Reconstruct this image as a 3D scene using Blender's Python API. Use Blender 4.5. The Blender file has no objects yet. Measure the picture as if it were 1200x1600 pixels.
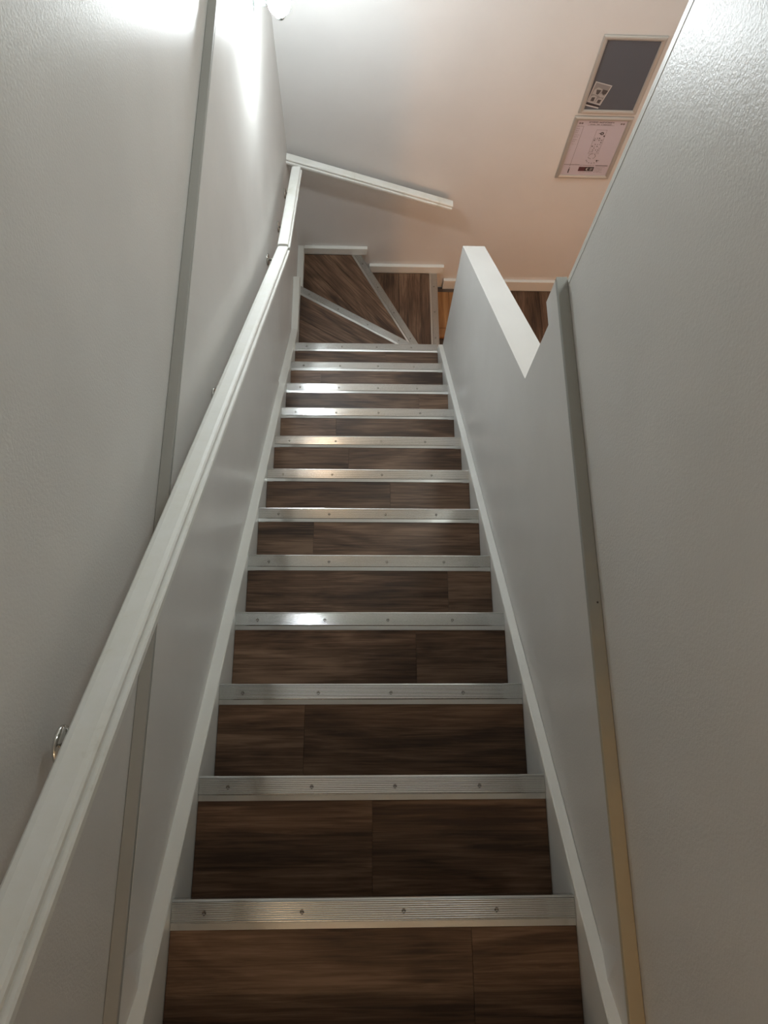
import bpy, bmesh, math, random
from mathutils import Vector, Matrix
random.seed(7)
sc = bpy.context.scene
COL = sc.collection

# ------------------------------------------------------------------ camera
H = 4.516                                   # eye height above the lower floor
right = Vector((0.99940339, -0.00540039, 0.03411312))
up = Vector((-0.00601952, 0.94534766, 0.32600855))
fwd = Vector((0.03400933, 0.32601939, -0.94475114))
cam = bpy.data.cameras.new('camera')
cam.sensor_fit = 'VERTICAL'; cam.sensor_height = 36.0; cam.sensor_width = 27.0
cam.lens = 1131.39 / 1600 * 36.0
cam.clip_start = 0.02
cam_o = bpy.data.objects.new('camera', cam); COL.objects.link(cam_o)
M3 = Matrix((right, up, -fwd)).transposed()
cam_o.matrix_world = Matrix.Translation((0, 0, H)) @ M3.to_4x4()
sc.camera = cam_o

# ------------------------------------------------------------------ world, lights, exposure
w = bpy.data.worlds.new('world'); sc.world = w; w.use_nodes = True
w.node_tree.nodes['Background'].inputs[0].default_value = (0.9, 0.95, 1.0, 1)
w.node_tree.nodes['Background'].inputs[1].default_value = 0.02
GLOBE = (190.0, (0.90, 0.97, 1.0))           # strength and colour of the visible globe lamp
def point(name, loc, power, col, rad):
    l = bpy.data.lights.new(name, 'POINT'); l.energy = power; l.color = col; l.shadow_soft_size = rad
    o = bpy.data.objects.new(name, l); o.location = loc; COL.objects.link(o); return o
point('hall_warm_light', (1.25, 0.55, 1.05), 17.0, (1.0, 0.48, 0.20), 0.18)  # unseen warm lamp low in the hall, placed to tint the far wall
point('landing_wall_light', (-0.39, -1.6, 5.0), 4.8, (1.0, 0.66, 0.38), 0.05)
cl = bpy.data.lights.new('stairwell_fill_light', 'AREA'); cl.shape = 'DISK'; cl.size = 0.5; cl.energy = 10.0; cl.color = (0.94, 1.0, 0.96)  # added overhead fill for the stairwell; no lamp is seen there
clo = bpy.data.objects.new('stairwell_fill_light', cl); clo.location = (1.25, 2.2, 5.36); COL.objects.link(clo)
sc.view_settings.view_transform = 'Standard'; sc.view_settings.look = 'None'
sc.view_settings.gamma = 1.0; sc.view_settings.use_curve_mapping = False
sc.view_settings.exposure = 1.34

# ------------------------------------------------------------------ materials
def nodes(name):
    m = bpy.data.materials.new(name); m.use_nodes = True
    return m, m.node_tree, m.node_tree.nodes, m.node_tree.links, m.node_tree.nodes['Principled BSDF']
def ramp(nt, stops):
    r = nt.nodes.new('ShaderNodeValToRGB'); e = r.color_ramp.elements
    while len(e) < len(stops): e.new(0.5)
    for i, (p, c) in enumerate(stops): e[i].position = p; e[i].color = (*c, 1)
    return r
def mapping(nt, scale, rot=0.0, coord='Object'):
    tc = nt.nodes.new('ShaderNodeTexCoord'); mp = nt.nodes.new('ShaderNodeMapping')
    mp.inputs['Scale'].default_value = scale; mp.inputs['Rotation'].default_value = (0, 0, rot)
    nt.links.new(tc.outputs[coord], mp.inputs['Vector']); return mp
def paint(name, col, rough=0.4, bump=0.03, scale=420, wear=0.03, spec=0.5):
    m, nt, N, L, b = nodes(name)
    mp = mapping(nt, (1, 1, 1))
    n = N.new('ShaderNodeTexNoise'); n.inputs['Scale'].default_value = 3.1; n.inputs['Detail'].default_value = 5
    L.new(mp.outputs[0], n.inputs['Vector'])
    r = ramp(nt, [(0.35, tuple(c * (1 - wear) for c in col)), (0.65, tuple(min(1, c * (1 + wear)) for c in col))])
    L.new(n.outputs['Fac'], r.inputs[0]); L.new(r.outputs[0], b.inputs['Base Color'])
    b.inputs['Roughness'].default_value = rough; b.inputs['Specular IOR Level'].default_value = spec
    n2 = N.new('ShaderNodeTexNoise'); n2.inputs['Scale'].default_value = scale; n2.inputs['Detail'].default_value = 2
    L.new(mp.outputs[0], n2.inputs['Vector'])
    bp = N.new('ShaderNodeBump'); bp.inputs['Strength'].default_value = bump; bp.inputs['Distance'].default_value = 0.004
    L.new(n2.outputs['Fac'], bp.inputs['Height']); L.new(bp.outputs[0], b.inputs['Normal'])
    return m
WALL = (0.665, 0.66, 0.64)
M_wall = paint('wall_satin_paint', WALL, 0.42, 0.11, 180, 0.03, 0.22)
M_upper = paint('textured_upper_wall_paint', WALL, 0.36, 0.17, 190, 0.03, 0.5)
M_well = paint('far_wall_paint', (0.72, 0.72, 0.71), 0.5, 0.05, 260, 0.02, 0.3)
M_trim = paint('white_gloss_paint', (0.74, 0.75, 0.72), 0.35, 0.03, 60)
M_ceil = paint('ceiling_paint', (0.7, 0.69, 0.66), 0.8, 0.03, 200)
M_ledge = paint('shaded_grey_ledge', (0.33, 0.33, 0.31), 0.6, 0.05, 200)  # shade put into the colour: ledge kept darker than the walls

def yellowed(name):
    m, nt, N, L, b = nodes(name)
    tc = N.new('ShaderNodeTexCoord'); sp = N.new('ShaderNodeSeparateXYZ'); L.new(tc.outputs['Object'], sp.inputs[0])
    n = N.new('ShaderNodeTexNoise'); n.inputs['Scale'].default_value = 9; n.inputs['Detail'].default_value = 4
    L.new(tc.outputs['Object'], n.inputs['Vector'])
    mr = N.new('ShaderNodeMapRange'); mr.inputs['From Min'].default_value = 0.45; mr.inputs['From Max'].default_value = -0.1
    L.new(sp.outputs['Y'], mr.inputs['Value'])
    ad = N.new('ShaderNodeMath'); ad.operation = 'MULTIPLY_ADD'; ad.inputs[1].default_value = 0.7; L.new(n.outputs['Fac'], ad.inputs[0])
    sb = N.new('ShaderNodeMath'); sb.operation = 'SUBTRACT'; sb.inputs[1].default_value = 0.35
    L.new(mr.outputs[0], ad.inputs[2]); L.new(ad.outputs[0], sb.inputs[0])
    r = ramp(nt, [(0.1, (0.30, 0.305, 0.285)), (0.9, (0.46, 0.385, 0.26))]); L.new(sb.outputs[0], r.inputs[0])  # grey end has shade put in; tan end is real yellowing
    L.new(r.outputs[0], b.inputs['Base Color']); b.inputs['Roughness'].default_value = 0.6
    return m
M_yellow = yellowed('yellowed_shaded_ledge')

def rail_mat():
    m, nt, N, L, b = nodes('worn_white_rail_paint')
    mp = mapping(nt, (1, 1, 1))
    n = N.new('ShaderNodeTexNoise'); n.inputs['Scale'].default_value = 7; n.inputs['Detail'].default_value = 6; n.inputs['Roughness'].default_value = 0.7
    L.new(mp.outputs[0], n.inputs['Vector'])
    r = ramp(nt, [(0.42, (0.77, 0.78, 0.755)), (0.60, (0.74, 0.745, 0.70)), (0.72, (0.60, 0.59, 0.51))])
    L.new(n.outputs['Fac'], r.inputs[0]); L.new(r.outputs[0], b.inputs['Base Color'])
    b.inputs['Roughness'].default_value = 0.5; b.inputs['Specular IOR Level'].default_value = 0.35
    return m
M_rail = rail_mat()

def wood(name, ang, dark, mid, light, rough=0.42):
    """oak-look vinyl, grain running along direction ang in the horizontal plane"""
    m, nt, N, L, b = nodes(name)
    tc = N.new('ShaderNodeTexCoord'); oi = N.new('ShaderNodeObjectInfo')
    ml = N.new('ShaderNodeVectorMath'); ml.operation = 'SCALE'; ml.inputs[0].default_value = (7.3, 3.1, 5.7)
    L.new(oi.outputs['Random'], ml.inputs['Scale'])
    ad = N.new('ShaderNodeVectorMath'); L.new(tc.outputs['Object'], ad.inputs[0]); L.new(ml.outputs[0], ad.inputs[1])
    r0 = N.new('ShaderNodeVectorRotate'); r0.rotation_type = 'Z_AXIS'; r0.inputs['Angle'].default_value = -ang
    L.new(ad.outputs[0], r0.inputs['Vector'])
    mp = N.new('ShaderNodeMapping'); mp.inputs['Scale'].default_value = (5.0, 120, 30); L.new(r0.outputs[0], mp.inputs['Vector'])
    n = N.new('ShaderNodeTexNoise'); n.inputs['Scale'].default_value = 1.0; n.inputs['Detail'].default_value = 7
    n.inputs['Roughness'].default_value = 0.62; n.inputs['Distortion'].default_value = 0.6
    L.new(mp.outputs[0], n.inputs['Vector'])
    mp2 = N.new('ShaderNodeMapping'); mp2.inputs['Scale'].default_value = (1.6, 9, 5); L.new(r0.outputs[0], mp2.inputs['Vector'])
    n2 = N.new('ShaderNodeTexNoise'); n2.inputs['Scale'].default_value = 1.0; n2.inputs['Detail'].default_value = 3
    n2.inputs['Distortion'].default_value = 1.5; L.new(mp2.outputs[0], n2.inputs['Vector'])
    mx = N.new('ShaderNodeMath'); mx.operation = 'MULTIPLY_ADD'; mx.inputs[1].default_value = 0.55
    L.new(n2.outputs['Fac'], mx.inputs[0])
    m2 = N.new('ShaderNodeMath'); m2.operation = 'MULTIPLY'; m2.inputs[1].default_value = 0.5; L.new(n.outputs['Fac'], m2.inputs[0])
    L.new(m2.outputs[0], mx.inputs[2])
    r = ramp(nt, [(0.40, dark), (0.52, mid), (0.66, light)]); L.new(mx.outputs[0], r.inputs[0])
    hs = N.new('ShaderNodeHueSaturation'); L.new(r.outputs[0], hs.inputs['Color'])
    mr = N.new('ShaderNodeMapRange'); mr.inputs['To Min'].default_value = 0.86; mr.inputs['To Max'].default_value = 1.14
    L.new(oi.outputs['Random'], mr.inputs['Value']); L.new(mr.outputs[0], hs.inputs['Value'])
    L.new(hs.outputs[0], b.inputs['Base Color']); b.inputs['Roughness'].default_value = rough; b.inputs['Specular IOR Level'].default_value = 0.35
    bp = N.new('ShaderNodeBump'); bp.inputs['Strength'].default_value = 0.15; bp.inputs['Distance'].default_value = 0.002
    L.new(n.outputs['Fac'], bp.inputs['Height']); L.new(bp.outputs[0], b.inputs['Normal'])
    return m
OAK = ((0.040, 0.021, 0.012), (0.100, 0.056, 0.033), (0.205, 0.126, 0.080))
D14 = math.atan2(-0.376, 0.326)
D13 = math.atan2(2.496 - 2.903, 0.31 + 0.386)
M_oak_x = wood('oak_vinyl_cross', 0.0, *OAK)
M_oak_y = wood('oak_vinyl_along', math.pi / 2, *OAK)
M_oak_d = wood('oak_vinyl_diagonal', D14, *OAK)
M_oak_a = wood('oak_vinyl_slant', D13, *OAK)
M_sub = wood('dark_board_core', 0.0, (0.05, 0.035, 0.025), (0.07, 0.05, 0.035), (0.09, 0.06, 0.045), 0.7)

def pine_mat():
    m, nt, N, L, b = nodes('orange_knotty_pine')
    mp = mapping(nt, (34, 3, 10)); n = N.new('ShaderNodeTexNoise'); n.inputs['Scale'].default_value = 1.0; n.inputs['Detail'].default_value = 4
    n.inputs['Distortion'].default_value = 0.8; L.new(mp.outputs[0], n.inputs['Vector'])
    r = ramp(nt, [(0.35, (0.26, 0.115, 0.036)), (0.65, (0.38, 0.19, 0.068))]); L.new(n.outputs['Fac'], r.inputs[0])
    mp2 = mapping(nt, (9, 5, 1)); v = N.new('ShaderNodeTexVoronoi'); v.inputs['Scale'].default_value = 1.0; L.new(mp2.outputs[0], v.inputs['Vector'])
    kr = ramp(nt, [(0.05, (0.05, 0.018, 0.008)), (0.10, (1, 1, 1))]); L.new(v.outputs['Distance'], kr.inputs[0])
    mx = N.new('ShaderNodeMix'); mx.data_type = 'RGBA'; mx.blend_type = 'MULTIPLY'; mx.inputs[0].default_value = 1
    L.new(r.outputs[0], mx.inputs[6]); L.new(kr.outputs[0], mx.inputs[7]); L.new(mx.outputs[2], b.inputs['Base Color'])
    b.inputs['Roughness'].default_value = 0.45
    return m
M_pine = pine_mat()

def metal(name, col, rough, scratch=True, aniso=0.0):
    m, nt, N, L, b = nodes(name)
    b.inputs['Metallic'].default_value = 1.0; b.inputs['Base Color'].default_value = (*col, 1)
    b.inputs['Roughness'].default_value = rough
    if scratch:
        mp = mapping(nt, (30, 30, 30)); n = N.new('ShaderNodeTexNoise'); n.inputs['Scale'].default_value = 1.0; n.inputs['Detail'].default_value = 5
        L.new(mp.outputs[0], n.inputs['Vector'])
        mr = N.new('ShaderNodeMapRange'); mr.inputs['To Min'].default_value = rough * 0.85; mr.inputs['To Max'].default_value = rough * 1.15
        L.new(n.outputs['Fac'], mr.inputs['Value']); L.new(mr.outputs[0], b.inputs['Roughness'])
    return m
M_alu = metal('brushed_aluminium', (0.62, 0.63, 0.62), 0.15)
M_chrome = metal('polished_chrome', (0.62, 0.61, 0.58), 0.12, False)
M_screw = metal('dull_screw_steel', (0.12, 0.11, 0.10), 0.45, False)
M_frame = paint('champagne_anodised_aluminium', (0.50, 0.475, 0.44), 0.38, 0.0, 50, 0.02)
M_frame.node_tree.nodes['Principled BSDF'].inputs['Metallic'].default_value = 0.45
M_lampmetal = metal('satin_nickel', (0.62, 0.66, 0.64), 0.25, False)

def plain(name, col, rough=0.6, spec=0.5):
    return paint(name, col, rough, 0.0, 50, 0.02, spec)
M_grey = plain('slate_grey_poster', (0.105, 0.114, 0.135), 0.65, 0.3)
M_paper = plain('pinkish_paper', (0.56, 0.52, 0.59), 0.5)
M_ink = plain('black_ink', (0.03, 0.022, 0.025), 0.4)
M_inkred = plain('dark_maroon_ink', (0.10, 0.035, 0.045), 0.4)
M_inkgrey = plain('grey_ink', (0.20, 0.165, 0.18), 0.4)
M_white = plain('white_card', (0.55, 0.54, 0.54), 0.4)
M_cardgrey = plain('photo_grey', (0.26, 0.25, 0.25), 0.4)
M_cardlight = plain('photo_light_grey', (0.40, 0.385, 0.385), 0.4)
M_carddark = plain('photo_dark_grey', (0.07, 0.066, 0.068), 0.4)

def glow():
    m = bpy.data.materials.new('lit_opal_glass'); m.use_nodes = True; nt = m.node_tree
    b = nt.nodes['Principled BSDF']; b.inputs['Base Color'].default_value = (0.9, 0.92, 0.95, 1); b.inputs['Roughness'].default_value = 0.2
    b.inputs['Emission Color'].default_value = (*GLOBE[1], 1); b.inputs['Emission Strength'].default_value = GLOBE[0]
    return m
M_globe = glow()

# ------------------------------------------------------------------ builders
def link(name, me, mat, parent=None, smooth=False, loc=None):
    o = bpy.data.objects.new(name, me); COL.objects.link(o)
    if mat and not me.materials: me.materials.append(mat)
    if parent: o.parent = parent
    if smooth:
        for p in me.polygons: p.use_smooth = True
    if loc: o.location = loc
    return o
def finish(bm, name):
    bmesh.ops.recalc_face_normals(bm, faces=bm.faces[:])
    me = bpy.data.meshes.new(name); bm.to_mesh(me); bm.free(); return me
def box_me(name, x0, x1, y0, y1, z0, z1, bev=0.0, seg=1):
    bm = bmesh.new(); bmesh.ops.create_cube(bm, size=1)
    for v in bm.verts:
        v.co = Vector((x0 + (v.co.x + .5) * (x1 - x0), y0 + (v.co.y + .5) * (y1 - y0), z0 + (v.co.z + .5) * (z1 - z0)))
    if bev: bmesh.ops.bevel(bm, geom=bm.edges[:], offset=bev, segments=seg, affect='EDGES', profile=0.5)
    return finish(bm, name)
def box(name, x0, x1, y0, y1, z0, z1, mat, parent=None, bev=0.0, seg=1):
    return link(name, box_me(name, x0, x1, y0, y1, z0, z1, bev, seg), mat, parent)
def prism_me(name, pts, axis, a, b, bev=0.0):
    """polygon pts extruded along axis from a to b; pts are the two other coordinates in x,y,z order"""
    bm = bmesh.new()
    def mk(p, t):
        if axis == 'x': return (t, p[0], p[1])
        if axis == 'y': return (p[0], t, p[1])
        return (p[0], p[1], t)
    A = [bm.verts.new(mk(p, a)) for p in pts]; B = [bm.verts.new(mk(p, b)) for p in pts]
    bm.faces.new(A); bm.faces.new(B[::-1])
    n = len(pts)
    for i in range(n): bm.faces.new((A[i], A[(i + 1) % n], B[(i + 1) % n], B[i]))
    if bev:
        bmesh.ops.recalc_face_normals(bm, faces=bm.faces[:])
        bmesh.ops.bevel(bm, geom=bm.edges[:], offset=bev, segments=1, affect='EDGES', profile=0.5)
    return finish(bm, name)
def prism(name, pts, axis, a, b, mat, parent=None, bev=0.0):
    return link(name, prism_me(name, pts, axis, a, b, bev), mat, parent)
def tag(o, label, cat=None, group=None, kind=None):
    o['label'] = label
    if cat: o['category'] = cat
    if group: o['group'] = group
    if kind: o['kind'] = kind
    return o
def struct(o, label):
    o['label'] = label; o['kind'] = 'structure'; return o
def empty(name, loc=(0, 0, 0)):
    o = bpy.data.objects.new(name, None); o.empty_display_size = 0.1; o.location = loc; COL.objects.link(o); return o
def adopt(child, parent):
    """parent a mesh built in world coordinates under an empty that stands elsewhere"""
    child.parent = parent; child.matrix_parent_inverse = Matrix.Translation(parent.location).inverted()
def lathe(name, prof, n, mat, parent=None, M=None, smooth=True):
    bm = bmesh.new(); rings = []
    for r, h in prof:
        if r < 1e-6: rings.append([bm.verts.new((0, 0, h))])
        else: rings.append([bm.verts.new((r * math.cos(2 * math.pi * i / n), r * math.sin(2 * math.pi * i / n), h)) for i in range(n)])
    for a, b in zip(rings, rings[1:]):
        for i in range(n):
            j = (i + 1) % n
            if len(a) == 1 and len(b) == 1: continue
            if len(a) == 1: bm.faces.new((a[0], b[j], b[i]))
            elif len(b) == 1: bm.faces.new((a[i], a[j], b[0]))
            else: bm.faces.new((a[i], a[j], b[j], b[i]))
    if M: bmesh.ops.transform(bm, matrix=M, verts=bm.verts[:])
    return link(name, finish(bm, name), mat, parent, smooth)
def tube(name, pts, r, mat, parent=None, n=10):
    bm = bmesh.new(); pts = [Vector(p) for p in pts]; rings = []
    ref = Vector((0, 0.3, 1)).normalized()
    for i, p in enumerate(pts):
        d = (pts[min(i + 1, len(pts) - 1)] - pts[max(i - 1, 0)]).normalized()
        s = d.cross(Vector((0.05, 1, 0.02))).normalized(); t = d.cross(s).normalized()
        rings.append([bm.verts.new(p + r * (math.cos(2 * math.pi * k / n) * s + math.sin(2 * math.pi * k / n) * t)) for k in range(n)])
    for a, b in zip(rings, rings[1:]):
        for k in range(n): bm.faces.new((a[k], a[(k + 1) % n], b[(k + 1) % n], b[k]))
    bm.faces.new(rings[0]); bm.faces.new(rings[-1][::-1])
    return link(name, finish(bm, name), mat, parent, True)
def clip(poly, p, n):
    """keep the side of the line through p with normal n where (q-p).n <= 0"""
    out = []
    for i in range(len(poly)):
        a, b = poly[i], poly[(i + 1) % len(poly)]
        da = (a[0] - p[0]) * n[0] + (a[1] - p[1]) * n[1]; db = (b[0] - p[0]) * n[0] + (b[1] - p[1]) * n[1]
        if da <= 0: out.append(a)
        if da * db < 0:
            t = da / (da - db); out.append((a[0] + t * (b[0] - a[0]), a[1] + t * (b[1] - a[1])))
    return out
def area(poly):
    return abs(sum(poly[i][0] * poly[(i + 1) % len(poly)][1] - poly[(i + 1) % len(poly)][0] * poly[i][1] for i in range(len(poly)))) / 2

# ------------------------------------------------------------------ measures
RISE, GO, Y1 = 0.18687, 0.23975, -0.27053
def lev(k): return (16 - k) * RISE + 0.0005
def nose(k): return Y1 + GO * (k - 1)
XL, XR = -0.387, 0.463                       # inner faces of the two stringers
WL, WLF, WR = -0.420, -0.428, 0.490          # stair wall faces: left near, left far, right
YF = 3.325                                   # far wall face
LEDGE = 3.010
CEIL = 5.42

# ------------------------------------------------------------------ the setting
o = prism('wall_left', [(WLF, 0), (WLF, LEDGE - .014), (-0.445, LEDGE - .014), (-0.445, CEIL), (-0.60, CEIL), (-0.60, 0)], 'y', -2.0, YF, M_wall)
struct(o, 'pale grey satin wall on the left of the stairs')
o = prism('trim_1', [(-2.0, 2.20), (-0.2, 2.20), (1.86, 0.9), (1.86, LEDGE - .090), (YF - .001, LEDGE - .090), (YF - .001, LEDGE - .0142), (-2.0, LEDGE - .0142)], 'x', WLF, WL, M_wall)
struct(o, 'thin painted wall panel behind the long handrail')
o = box('trim_2', -0.4445, WL + .0005, -2.0, YF - .001, LEDGE - .0138, LEDGE, M_ledge, bev=.0012)
struct(o, 'grey ledge running along the left wall at landing height')
o = box('trim_3', WL, WL + .0012, -0.33, YF - .002, LEDGE - .085, LEDGE - .0145, M_wall, bev=.0004)
struct(o, 'flat cover strip below the left ledge')
o = box('wall_far', -0.60, 1.85, YF, YF + .1, 0, CEIL, M_well)
struct(o, 'far wall at the foot of the stairs, tinted orange at right')
o = prism('wall_right', [(-2.0, 0), (2.345, 0), (2.345, 1.654), (1.075, 2.624), (1.075, 2.905), (1.145, 2.905), (1.145, LEDGE - .0142), (-2.0, LEDGE - .0142)], 'x', WR, 0.596, M_wall)
struct(o, 'right stair wall with a sloping half wall end')
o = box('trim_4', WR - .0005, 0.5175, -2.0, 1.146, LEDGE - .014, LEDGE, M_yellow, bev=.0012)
struct(o, 'narrow yellowed ledge running along the right wall')
lathe('nail_head', [(0, .0012), (.002, .0010), (.0024, 0)], 8, M_ink, o, Matrix.Translation((0.509, 0.319, LEDGE)))
o = box('wall_upper', 0.518, 0.62, -2.0, 1.1350, LEDGE - .0138, CEIL, M_upper)
struct(o, 'upper wall on the right above the ledge')
o = prism('trim_5', [(0.5170, 1.122), (0.5185, 1.122), (0.5185, 1.1355), (0.62, 1.1355), (0.62, 1.1385), (0.5175, 1.1385), (0.5171, 1.1378), (0.5168, 1.136)], 'z', LEDGE + .001, CEIL, M_trim)
struct(o, 'white corner bead on the edge of the upper right wall')
# plaster fillets where the stringers run out under the ledge
for s, xw, xi, nm, lb in ((-1, WL, -0.392, 'trim_6', 'plaster fillet above the top of the left stringer'), (1, WR, 0.466, 'trim_7', 'plaster fillet above the top of the right stringer')):
    bm = bmesh.new()
    a = bm.verts.new((xw, -0.335, 2.84)); b = bm.verts.new((xw, -0.335, LEDGE - .02))
    c = bm.verts.new((xi, -0.52, 2.80)); d = bm.verts.new((xw - s * -0.001, -0.52, LEDGE - .0145)); e = bm.verts.new((xw, -0.52, 2.80))
    c2 = bm.verts.new((xi - s * .004, -0.9, 2.80)); d2 = bm.verts.new((xw, -0.9, LEDGE - .0145)); e2 = bm.verts.new((xw, -0.9, 2.80))
    for f in ((a, c, b), (b, c, d), (a, e, c), (a, b, d, e), (c, c2, d2, d), (e, e2, c2, c), (d, d2, e2, e), (c2, e2, d2)): bm.faces.new(f)
    struct(link(nm, finish(bm, nm), M_wall), lb)
# lower hall, landing, ceilings (outside the picture, they close the space for the light)
struct(box('ceiling', -0.60, 1.85, -2.0, YF, CEIL, CEIL + .1, M_ceil), 'ceiling above the stairwell')
struct(box('ceiling_hall', 0.596, 1.75, -2.0, 1.145, 2.906, 2.995, M_ceil), 'slab between the landing and the lower hall')
struct(box('wall_hall', 1.75, 1.85, -2.0, YF, 0, CEIL, M_well), 'right wall of the lower hall')
struct(box('wall_back', -0.60, 1.85, -2.1, -2.0, 0, CEIL, M_well), 'wall behind the landing')
struct(box('floor_landing', WL, WR, -2.0, nose(0) - .03, 2.85, lev(0), M_oak_x), 'landing floor at the head of the stairs')
fl = struct(box('floor', -0.60, 1.85, -2.0, YF, -0.08, -0.005, M_sub), 'brown oak-look plank floor of the lower hall')
PW = 0.182
for i in range(7):
    x0 = 0.60 + i * PW; x1 = min(x0 + PW, 1.75) - .0012
    if x0 > 1.74: break
    y = 3.30; L0 = 0.35 + 0.29 * ((i * 5) % 4)
    while y > -1.0:
        y2 = max(y - L0, -1.0); box('plank', x0, x1, y2 + .0012, y, -0.005, 0.0, M_oak_y, fl, bev=.0007); y = y2; L0 = 1.2

# skirting boards on the far wall, stepping down with the winders
b = box('baseboard_far', XL + .001, 0.045, 3.300, YF, lev(14) + .001, lev(14) + .062, M_trim, bev=.002); struct(b, 'upper white skirting piece on the far wall behind the left winder')
b = box('baseboard_far', 0.060, 0.589, 3.300, YF, lev(15) + .001, lev(15) + .071, M_trim, bev=.002); struct(b, 'middle white skirting piece on the far wall behind the lowest winder')
b = box('baseboard_far', 0.602, 1.749, 3.302, YF, 0.001, 0.106, M_trim, bev=.002); struct(b, 'low white skirting on the far wall beside the half wall')

# ------------------------------------------------------------------ staircase
st = empty('staircase')
tag(st, 'brown plank staircase with aluminium nosings and winders turning right', 'staircase')
SL = RISE / GO
def topline(y): return lev(1) + 0.020 - SL * (y - Y1)
zbend = H - 3.872; ybend = Y1 + (lev(1) + 0.020 - zbend) / SL
stl = prism('stringer', [(-0.9, topline(-0.9)), (ybend, zbend), (2.915, zbend), (2.915, lev(14) - .10), (2.55, lev(14) - .10), (-0.9, topline(-0.9) - .40)], 'x', WLF + .0005, XL, M_trim, st, bev=.0025)
stl['label'] = 'white stringer board on the left'
box('stringer_return', WLF + .0005, XL, 2.9155, 3.3245, lev(15) - .05, lev(14) + .060, M_trim, st, bev=.002)
stringer_r = prism('stringer', [(-0.9, topline(-0.9)), (2.343, topline(2.343)), (2.343, lev(13) - .35), (-0.9, topline(-0.9) - .40)], 'x', XR, WR - .0005, M_trim, st, bev=.0025)
stringer_r['label'] = 'white stringer board on the right'

# nosing profile: v = distance back from the nose, z = height over the tread
def nosing_profile():
    p = [(0.0, -0.024), (0.0, -0.0010), (0.0012, 0.0018), (0.0040, 0.0030)]
    v = 0.0050; per = 0.0042
    for i in range(9):
        p += [(v, 0.0014), (v + .0005, 0.0024), (v + .0013, 0.0030), (v + .0021, 0.0031), (v + .0029, 0.0026), (v + .0034, 0.0014)]; v += per
    p += [(0.0435, 0.0030), (0.0445, 0.0020), (0.0572, 0.0019), (0.0585, 0.0002), (0.0028, 0.0002), (0.0028, -0.024)]
    return p
NP = nosing_profile()
def strip_mesh(name, A, B, back, cutA, cutB, z):
    """nosing along A->B (nose line); back = unit vector towards its own tread; cuts = ('x'|'y', value)"""
    bm = bmesh.new(); d = (Vector(B) - Vector(A)); d.normalize(); ends = []
    for cut in (cutA, cutB):
        ring = []
        for v, h in NP:
            q = Vector(A) + v * Vector(back)
            i = 0 if cut[0] == 'x' else 1
            t = (cut[1] - q[i]) / d[i]; q = q + t * d
            ring.append(bm.verts.new((q.x, q.y, z + h)))
        ends.append(ring)
    n = len(NP)
    for i in range(n): bm.faces.new((ends[0][i], ends[0][(i + 1) % n], ends[1][(i + 1) % n], ends[1][i]))
    bm.faces.new(ends[0]); bm.faces.new(ends[1][::-1])
    return finish(bm, name)
def screw_mesh():
    bm = bmesh.new(); n = 8
    rings = [[bm.verts.new((r * math.cos(2 * math.pi * i / n), r * math.sin(2 * math.pi * i / n), h)) for i in range(n)] for r, h in ((.0045, 0.0), (.0043, .0014), (.0018, .0007))]
    for a, b2 in zip(rings, rings[1:]):
        for i in range(n): bm.faces.new((a[i], a[(i + 1) % n], b2[(i + 1) % n], b2[i]))
    bm.faces.new(rings[2])
    me = finish(bm, 'screw'); me.materials.append(M_screw); return me
SCREW = screw_mesh()
def screw(par, x, y, z):
    o = bpy.data.objects.new('screw', SCREW); COL.objects.link(o); o.parent = par
    o.location = Vector((x, y, z)) - par.location

SEAM = {1: 0.24, 2: 0.036, 3: -0.148, 4: 0.18, 5: 0.31, 6: -0.174, 7: 0.129, 8: -0.05, 9: -0.116, 10: 0.31, 11: -0.22, 12: 0.15}
nose_me = strip_mesh('nosing', (XL, 0), (XR, 0), (0, -1), ('x', XL + .0008), ('x', XR - .0008), 0.0)
riser_me = box_me('riser', XL + .0005, XR - .0005, -0.016, 0, -RISE + .0005, -0.031)
for k in range(1, 13):
    yb = nose(k - 1) - .026; yn = nose(k)
    t = box('tread', XL + .0005, XR - .0005, yb, yn - .004, lev(k) - .030, lev(k) - .0042, M_sub, st)
    xs = [XL + .001, SEAM[k], XR - .001]
    for a, c in zip(xs, xs[1:]):
        box('plank', a + .0003, c - .0003, yb + .001, yn - .0035, lev(k) - .004, lev(k), M_oak_x, t, bev=.0003)
    if k > 1: pass
    r = link('riser', riser_me, M_oak_x, st); r.location = (0, yn - .026, lev(k))
    nz = link('nosing', nose_me, M_alu, st); nz.location = (0, yn, lev(k))
    for f in (0.083, 0.325, 0.569, 0.808):
        screw(nz, XL + f * (XR - XL) + random.uniform(-.006, .006), yn - .0258, lev(k) + .0019)
r = link('riser', riser_me, M_oak_x, st); r.location = (0, nose(0) - .026, lev(0))

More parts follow.
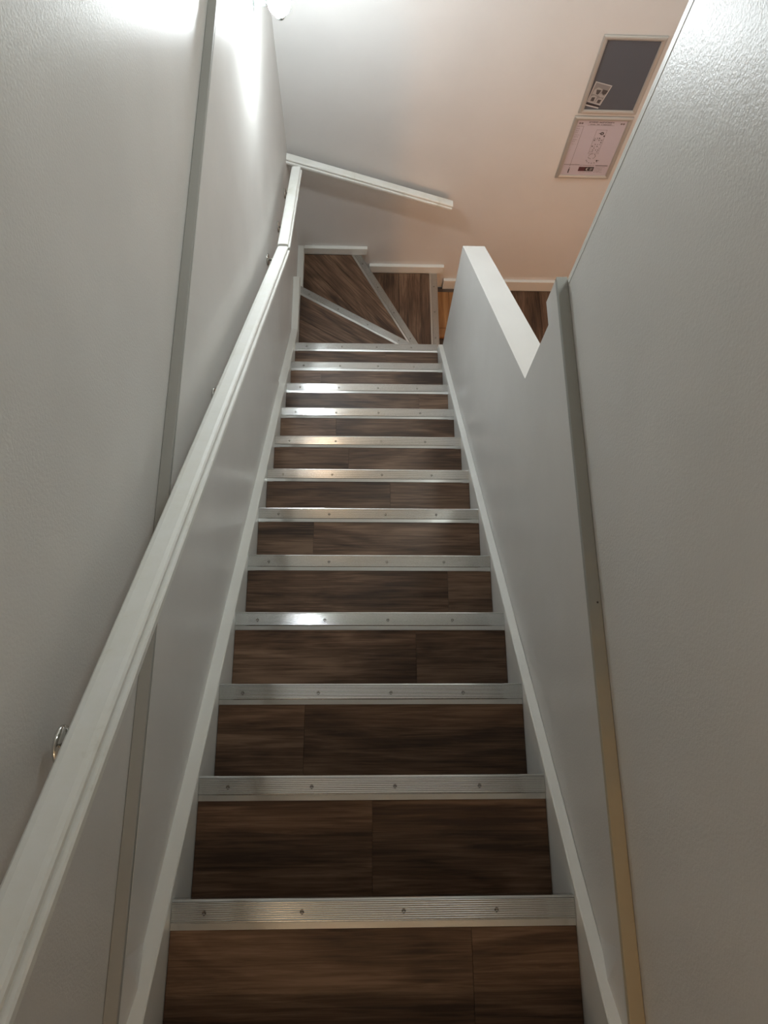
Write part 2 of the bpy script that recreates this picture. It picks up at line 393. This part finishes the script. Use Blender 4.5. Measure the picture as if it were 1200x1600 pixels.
# winders
PX = 0.470
def unit(a, b):
    d = Vector((b[0] - a[0], b[1] - a[1])); d.normalize(); return d
A13, B13 = (-0.387, 2.9036), (0.31, 2.496)
A14, B14 = (0.005, 3.294), (0.375, 2.615)
d13 = unit(A13, B13); d14 = unit(A14, B14)
bk13 = (d13.y, -d13.x) if d13.y * 0 + -d13.x < 0 else (-d13.y, d13.x)
bk13 = Vector(bk13); bk13 = bk13 if bk13.y < 0 else -bk13
bk14 = Vector((d14.y, -d14.x)); bk14 = bk14 if bk14.x < 0 else -bk14
def on(A, d, back, off, axis, val):
    q = Vector(A) + off * Vector(back); i = 0 if axis == 'x' else 1
    q = q + (val - q[i]) / d[i] * d; return (q.x, q.y)
y12 = nose(12) - .026
def winder(level, poly, pdir, pw, mat, phase):
    t = prism('tread', poly, 'z', lev(level) - .030, lev(level) - .0042, M_sub, st)
    n = Vector((-pdir[1], pdir[0])); vals = [p[0] * n.x + p[1] * n.y for p in poly]
    s = min(vals) - phase
    while s < max(vals):
        q = clip(poly, (n.x * (s + pw - .0008), n.y * (s + pw - .0008)), (n.x, n.y))
        if len(q) > 2: q = clip(q, (n.x * (s + .0008), n.y * (s + .0008)), (-n.x, -n.y))
        if len(q) > 2 and area(q) > .0004: prism('plank', q, 'z', lev(level) - .004, lev(level), mat, t, bev=.0005)
        s += pw
    return t
Xl = XL + .001; YB = 3.299
pA = [(Xl, y12), (PX, y12), on(A13, d13, bk13, .004, 'x', PX), on(A13, d13, bk13, .004, 'x', Xl)]
winder(13, pA, (d13.x, d13.y), 0.182, M_oak_a, 0.09)
pB = [on(A13, d13, bk13, .028, 'x', Xl), on(A13, d13, bk13, .028, 'x', PX), on(A14, d14, bk14, .004, 'x', PX), on(A14, d14, bk14, .004, 'y', YB), (Xl, YB)]
winder(14, pB, (math.cos(D14), math.sin(D14)), 0.150, M_oak_d, 0.05)
XC = 0.546
pC = [on(A14, d14, bk14, .028, 'y', YB), on(A14, d14, bk14, .028, 'x', PX), (XC - .004, 2.42), (XC - .004, YB)]
winder(15, pC, (0, 1), 0.150, M_oak_y, 0.03)
def wnosing(level, A, B, back, cA, cB, fr):
    nz = link('nosing', strip_mesh('nosing', A, B, back, cA, cB, lev(level)), M_alu, st)
    for q in fr: screw(nz, q[0], q[1], lev(level) + .0019)
def along(A, B, back, t, off=.026):
    return (A[0] + t * (B[0] - A[0]) + off * back[0], A[1] + t * (B[1] - A[1]) + off * back[1])
wnosing(13, A13, B13, bk13, ('x', XL + .0008), ('x', PX), [along(A13, B13, bk13, t) for t in (.10, .37, .64, .92)])
wnosing(14, A14, B14, bk14, ('y', YB), ('x', PX), [along(A14, B14, bk14, t) for t in (.08, .36, .65, .94)])
wnosing(15, (XC, YB), (XC, 2.42), (-1, 0), ('y', YB), ('y', 2.42), [(XC - .026, y) for y in (3.19, 2.98, 2.77, 2.56)])
def wriser(level, A, d, back, cA, cB):
    p = [on(A, d, back, .026, *cA), on(A, d, back, .026, *cB), on(A, d, back, .042, *cB), on(A, d, back, .042, *cA)]
    prism('riser', p, 'z', lev(level + 1) + .0005, lev(level) - .031, M_oak_x, st)
wriser(13, A13, d13, bk13, ('x', Xl), ('x', PX)); wriser(14, A14, d14, bk14, ('y', YB), ('x', PX))
prism('riser', [(XC - .026, YB), (XC - .026, 2.42), (XC - .042, 2.42), (XC - .042, YB)], 'z', .0005, lev(15) - .031, M_oak_y, st)
box('newel_block', 0.472, XC - .02, 2.347, 2.418, 0.001, lev(15) - .035, M_trim, st, bev=.002)

# ------------------------------------------------------------------ pine platform at the foot of the stairs
pp = empty('pine_step', (0.70, 2.85, 0.0))
tag(pp, 'low orange knotty pine board step beside the last nosing', 'step')
for (x0, x1) in ((0.556, 0.645), (0.6465, 0.74), (0.7415, 0.84)):
    c = box('plank', x0, x1, 2.962, 3.268, 0.0, 0.022, M_pine, None, bev=.0015); adopt(c, pp)
c = box('end_board', 0.556, 0.84, 2.885, 2.9585, 0.0, 0.022, M_pine, None, bev=.0015); adopt(c, pp)
c = box('back_strip', 0.556, 0.84, 3.2715, 3.300, 0.0, 0.016, M_sub, None, bev=.0012); adopt(c, pp)  # thin dark strip along the wall side of the step

# ------------------------------------------------------------------ handrails
RP = [(.006, 0), (.001, .003), (0, .010), (0, .036), (.0012, .0405), (.0045, .0436), (.012, .0450), (.038, .0450), (.0455, .0437), (.0488, .0405), (.0494, .0365),
      (.0470, .0325), (.0465, .0285), (.0490, .0275), (.0535, .0270), (.0560, .0240), (.0560, .0140), (.0500, .0060), (.0440, .0015), (.038, 0)]
def rail_mesh(P, Q, uax):
    """P,Q: top-surface points on the wall-side edge; uax: away from the wall"""
    bm = bmesh.new(); P, Q, u = Vector(P), Vector(Q), Vector(uax); d = (Q - P).normalized(); v = u.cross(d)
    if v.z < 0: v = -v
    rings = []
    for c in (P, Q): rings.append([bm.verts.new(c + a * u + (b2 - .045) * v) for a, b2 in RP])
    n = len(RP)
    for i in range(n): bm.faces.new((rings[0][i], rings[0][(i + 1) % n], rings[1][(i + 1) % n], rings[1][i]))
    bm.faces.new(rings[0]); bm.faces.new(rings[1][::-1])
    return finish(bm, 'rail')
def bracket(par, wall_pt, out, under_z, f=1.0):
    """chrome rosette on the wall with a bent arm up to the rail"""
    wp, u = Vector(wall_pt), Vector(out)
    M = Matrix.Translation(wp) @ u.to_track_quat('Z', 'Y').to_matrix().to_4x4()
    b = lathe('bracket', [(0, 0), (.028, 0), (.029, .002), (.0275, .0055), (.022, .0085), (.012, .0100), (.0085, .0110), (0, .0112)], 24, M_chrome, None, M)
    adopt(b, par)
    zc = wp.z
    arm = tube('arm', [wp + u * .009, wp + u * .045 * f, wp + u * .060 * f + Vector((0, 0, .004)), wp + u * .068 * f + Vector((0, 0, .014)), Vector((wp.x + u.x * .07 * f, wp.y + u.y * .07 * f, under_z + .004))], .006, M_chrome)
    arm.parent = b
    return b
def zc(z): return H + z
RX0 = -0.380
def ztop(y): return zc(-1.174 - 0.797 * (y - 0.266))
h1 = empty('handrail', (RX0, 1.0, ztop(1.0) - .1)); tag(h1, 'long worn white handrail sloping along the left wall beside the straight steps', 'handrail', 'white wall handrails')
c = link('rail', rail_mesh((RX0, -0.75, ztop(-0.75)), (RX0, 2.215, ztop(2.215)), (1, 0, 0)), M_rail); adopt(c, h1)
SE = .045 / math.cos(math.atan(.79))
for (y, z) in ((0.024, zc(-1.088)), (0.990, zc(-1.872)), (2.17, zc(-2.765))): bracket(h1, (WL if y < 1.8 else WLF, y, z), (1, 0, 0), ztop(y) - SE, 0.82)
h2 = empty('handrail', (RX0, 2.6, zc(-3.0))); tag(h2, 'short white handrail piece on the left wall near the far corner', 'handrail', 'white wall handrails')
def zt2(y): return zc(-2.728 - 0.468 * (y - 2.222))
c = link('rail', rail_mesh((RX0, 2.228, zt2(2.228) + .004), (RX0, 3.062, zt2(3.062)), (1, 0, 0)), M_rail); adopt(c, h2)
for y, z in ((2.60, zc(-3.055)), (2.99, zc(-3.245))): bracket(h2, (WLF, y, z), (1, 0, 0), zt2(y) - .0497)
YR = 3.277
def zt3(x): return zc(-3.238 - 0.3465 * (x + 0.425))
h3 = empty('handrail', (0.07, YR, zt3(0.07) - .1)); tag(h3, 'white handrail sloping down to the right across the far wall', 'handrail', 'white wall handrails')
c = link('rail', rail_mesh((-0.4255, YR, zt3(-0.4255)), (0.566, YR, zt3(0.566)), (0, -1, 0)), M_rail); adopt(c, h3)
for x in (-0.20, 0.36): bracket(h3, (x, YF, zt3(x) - .084), (0, -1, 0), zt3(x) - .0477, 0.75)

# ------------------------------------------------------------------ globe wall lamp in the far left corner
LP = (-0.312, 2.69, H - 1.957)
lm = empty('wall_lamp', (WLF, 2.76, LP[2] - .05)); tag(lm, 'small wall lamp with a glowing white globe high in the far left corner', 'lamp')
c = box('backplate', WLF, WLF + .012, 2.735, 2.79, LP[2] - .075, LP[2] + .10, M_lampmetal, None, bev=.003, seg=2); adopt(c, lm)
c = box('arm_box', WLF + .0122, WLF + .055, 2.745, 2.78, LP[2] - .058, LP[2] - .02, M_lampmetal, None, bev=.004, seg=2); adopt(c, lm)
c = tube('arm', [(WLF + .05, 2.762, LP[2] - .04), (WLF + .085, 2.745, LP[2] - .055), (LP[0] - .005, 2.70, LP[2] - .062), (LP[0], LP[1], LP[2] - .050)], .006, M_lampmetal); adopt(c, lm)
c = lathe('cup', [(0, -.056), (.016, -.055), (.020, -.048), (.020, -.040), (0, -.040)], 20, M_lampmetal, None, Matrix.Translation(LP)); adopt(c, lm)
R0 = .042
c = lathe('globe', [(R0 * math.sin(math.pi * i / 14), -R0 * math.cos(math.pi * i / 14)) for i in range(15)], 28, M_globe, None, Matrix.Translation(LP)); adopt(c, lm)
for ch in lm.children: ch['label'] = {'globe': 'glowing white glass globe'}.get(ch.name.split('.')[0], 'satin nickel fitting')

# ------------------------------------------------------------------ framed notices on the far wall
def frame_side(par, P, Q, inn, wdt):
    """mitred snap-frame bar from corner P to corner Q, inn = inward direction (x,z)"""
    P, Q, i = Vector(P), Vector(Q), Vector(inn); d = (Q - P).normalized(); bm = bmesh.new()
    prof = [(0, 0), (0, .007), (.003, .0105), (.009, .0135), (.015, .0130), (.021, .0100), (wdt, .006), (wdt, 0)]
    rings = []
    for c, s in ((P, 1), (Q, -1)):
        rings.append([bm.verts.new(((c + i * a + d * s * a).x, YF - .0005 - h, (c + i * a + d * s * a).y)) for a, h in prof])
    n = len(prof)
    for k in range(n): bm.faces.new((rings[0][k], rings[0][(k + 1) % n], rings[1][(k + 1) % n], rings[1][k]))
    bm.faces.new(rings[0]); bm.faces.new(rings[1][::-1])
    c = link('frame_side', finish(bm, 'frame_side'), M_frame); adopt(c, par)
def snap_frame(name, x0, x1, z0, z1, label, cat, sheet, smat):
    t = empty(name, (x0, YF, z0)); tag(t, label, cat, 'framed notices on the far wall')
    wd = .025
    frame_side(t, (x0, z0), (x1, z0), (0, 1), wd); frame_side(t, (x1, z0), (x1, z1), (-1, 0), wd)
    frame_side(t, (x1, z1), (x0, z1), (0, -1), wd); frame_side(t, (x0, z1), (x0, z0), (1, 0), wd)
    c = box(sheet, x0 + .020, x1 - .020, YF - .0045, YF - .0005, z0 + .020, z1 - .020, smat); adopt(c, t)
    return t
f1 = snap_frame('notice_frame', 1.172, 1.488, zc(-2.969), zc(-2.521), 'upper frame on the far wall with an empty slate grey panel', 'frame', 'panel', M_grey)
f2 = snap_frame('plan_frame', 1.163, 1.488, zc(-3.428), zc(-2.988), 'lower frame on the far wall holding a pinkish printed floor plan', 'frame', 'sheet', M_paper)
def flat(name, polys, y, thick, mat):
    bm = bmesh.new()
    for poly in polys:
        A = [bm.verts.new((p[0], y, zc(p[1]))) for p in poly]; B = [bm.verts.new((p[0], y + thick, zc(p[1]))) for p in poly]
        bm.faces.new(A); bm.faces.new(B[::-1])
        for i in range(len(poly)): bm.faces.new((A[i], A[(i + 1) % len(poly)], B[(i + 1) % len(poly)], B[i]))
    return link(name, finish(bm, name), mat)
def rc(x0, x1, z0, z1): return [(x0, z0), (x1, z0), (x1, z1), (x0, z1)]
# photo card tucked into the upper frame
Y5 = YF - .0045
pc = empty('photo_card', (1.198, Y5, zc(-2.93))); tag(pc, 'small tilted black and white photo card stuck on the slate grey panel', 'photo card')
def cardp(u, v):
    """u across 0..1, v up 0..1 on the tilted card"""
    a, b2, c3, d4 = Vector((1.198, -2.895)), Vector((1.276, -2.917)), Vector((1.303, -2.797)), Vector((1.210, -2.774))
    p = (a * (1 - u) + b2 * u) * (1 - v) + (d4 * (1 - u) + c3 * u) * v; return (p.x, p.y)
def cq(us): return [cardp(*q) for q in us]
c = flat('card', [cq([(0, 0), (1, 0), (1, 1), (0, 1)])], Y5 - .0012, .0010, M_white); adopt(c, pc)
c = flat('picture', [cq([(.05, .04), (.95, .04), (.95, .96), (.05, .96)])], Y5 - .0014, .0003, M_cardgrey); adopt(c, pc)
def blob(u, v, ru, rv, n=9, ph=0.0): return cq([(u + ru * math.cos(ph + 2 * math.pi * i / n), v + rv * math.sin(ph + 2 * math.pi * i / n)) for i in range(n)])
c = flat('highlight_print', [cq([(.10,.42),(.14,.64),(.30,.78),(.58,.74),(.56,.42)]), cq([(.56,.42),(.62,.52),(.90,.46),(.94,.56),(.94,.40),(.70,.36)]), cq([(.06,.06),(.10,.30),(.28,.38),(.50,.34),(.52,.06)]), cq([(.54,.06),(.60,.28),(.80,.34),(.95,.28),(.94,.06)])], Y5 - .0016, .0003, M_cardlight); adopt(c, pc)
c = flat('shadow_print', [cq([(.34,.46),(.26,.66),(.54,.69),(.52,.52),(.46,.44)]), cq([(.64,.58),(.62,.74),(.94,.74),(.92,.58),(.80,.50)]), cq([(.20,.08),(.20,.26),(.40,.30),(.42,.10)]), cq([(.66,.08),(.66,.24),(.88,.26),(.86,.08)])], Y5 - .0018, .0003, M_carddark); adopt(c, pc)
c = flat('lower_strip', [[(1.185, -2.909), (1.1845, -2.917), (1.272, -2.938), (1.273, -2.930)]], Y5 - .0012, .0010, M_white); adopt(c, pc)
c = flat('dark_fold', [[(1.187, -2.9005), (1.185, -2.9085), (1.273, -2.9295), (1.275, -2.9215)]], Y5 - .0013, .0010, M_ink); adopt(c, pc)

# print on the floor plan
rnd = random.Random(3)
blk, red, gry = [], [], []
def text(x0, x1, z, h, out, lw=.0045, gap=.0018):
    x = x0
    while x < x1 - .002:
        wd = lw * rnd.uniform(.6, 1.15)
        if rnd.random() < .13: x += wd; continue
        k = rnd.random()
        if k < .35: out.append(rc(x, x + wd * .35, z, z + h)); out.append(rc(x + wd * .35, x + wd, z + h * .7, z + h))
        elif k < .7: out.append(rc(x, x + wd, z, z + h * .3)); out.append(rc(x, x + wd, z + h * .65, z + h))
        else: out.append(rc(x, x + wd * .3, z, z + h)); out.append(rc(x + wd * .65, x + wd, z, z + h))
        x += wd + gap
text(1.252, 1.392, -3.030, .008, blk, .006)                 # heading
text(1.262, 1.380, -3.043, .005, blk, .005); gry.append(rc(1.248, 1.396, -3.0465, -3.0455))
for cx in (1.203, 1.216, 1.434, 1.447):                     # round emblems in the corners
    gry.append([(cx + .006 * math.cos(i * .785), -3.034 + .006 * math.sin(i * .785)) for i in range(8)])
gry.append(rc(1.229, 1.2305, -3.338, -3.052)); text(1.194, 1.227, -3.056, .004, gry, .004)
for z in (-3.072, -3.086, -3.098, -3.115, -3.128, -3.147, -3.160, -3.178):
    text(1.194, 1.194 + rnd.uniform(.012, .028), z, .0035, gry, .004)
blk.append(rc(1.192, 1.285, -3.3265, -3.3245)); blk.append(rc(1.380, 1.453, -3.3315, -3.3275)); text(1.288, 1.376, -3.332, .005, gry, .004)
red.append(rc(1.287, 1.325, -3.373, -3.341)); blk.append(rc(1.325, 1.377, -3.373, -3.341))
blk.append(rc(1.2285, 1.2345, -3.389, -3.357)); blk.append(rc(1.2295, 1.2345, -3.352, -3.347))
text(1.283, 1.296, -3.386, .006, blk, .006); text(1.30, 1.372, -3.384, .0035, gry, .004)
for z in (-3.343, -3.353, -3.363, -3.373, -3.383): text(1.384, 1.384 + rnd.uniform(.04, .06), z, .003, gry, .004)
ring = [(1.347 + .010 * math.cos(i * .5236), -3.100 + .010 * math.sin(i * .5236)) for i in range(12)]
rin = [(1.347 + .0045 * math.cos(i * .5236), -3.100 + .0045 * math.sin(i * .5236)) for i in range(12)]
for i in range(12): blk.append([ring[i], ring[(i + 1) % 12], rin[(i + 1) % 12], rin[i]])
blk.append([(1.338, -3.097), (1.338, -3.103), (1.326, -3.100)])
blk.append(rc(1.360, 1.367, -3.122, -3.112))
for a, c in (((1.310, -3.075), (1.368, -3.075)), ((1.310, -3.140), (1.368, -3.140)), ((1.308, -3.240), (1.372, -3.240))):
    gry.append(rc(a[0], c[0], a[1] - .0012, a[1]))
for x in (1.310, 1.368): gry.append(rc(x - .0006, x + .0006, -3.240, -3.075))
for z in (-3.135, -3.150, -3.165, -3.178, -3.192, -3.205, -3.218, -3.230):          # rooms and fittings
    for x in (1.314, 1.328, 1.342, 1.356):
        if rnd.random() < .68: (blk if rnd.random() < .6 else gry).append(rc(x + rnd.uniform(-.003, .003), x + rnd.uniform(.004, .008), z, z + rnd.uniform(.003, .006)))
for i in range(14):
    a = i * 2 * math.pi / 14
    if i % 4 != 3: blk.append(rc(1.338 + .020 * math.cos(a) - .002, 1.338 + .020 * math.cos(a) + .002, -3.262 + .018 * math.sin(a) - .002, -3.262 + .018 * math.sin(a) + .002))
for i in range(7):
    a = math.pi * (1.05 + .15 * i); blk.append(rc(1.350 + .036 * math.cos(a) - .003, 1.350 + .036 * math.cos(a) + .003, -3.288 + .024 * math.sin(a) - .0017, -3.288 + .024 * math.sin(a) + .0017))
blk.append(rc(1.372, 1.380, -3.298, -3.288))
sheet = [ch for ch in f2.children if ch.name.startswith('sheet')][0]
for nm, ps, mt in (('black_print', blk, M_ink), ('maroon_print', red, M_inkred), ('grey_print', gry, M_inkgrey)):
    c = flat(nm, ps, Y5 - .0005, .0004, mt); c.parent = sheet; c['kind'] = 'stuff'
moon = [(1.340 + .009 * math.cos(a), -3.357 + .010 * math.sin(a)) for a in [math.radians(d) for d in range(60, 301, 30)]]
moon += [(1.344 + .006 * math.cos(a), -3.357 + .0075 * math.sin(a)) for a in [math.radians(d) for d in range(290, 69, -30)]]
mp_ = [moon, rc(1.354, 1.372, -3.352, -3.349), rc(1.354, 1.370, -3.360, -3.357), rc(1.354, 1.368, -3.367, -3.365)]
c = flat('white_print', mp_, Y5 - .0008, .0003, M_white); c.parent = sheet; c['kind'] = 'stuff'
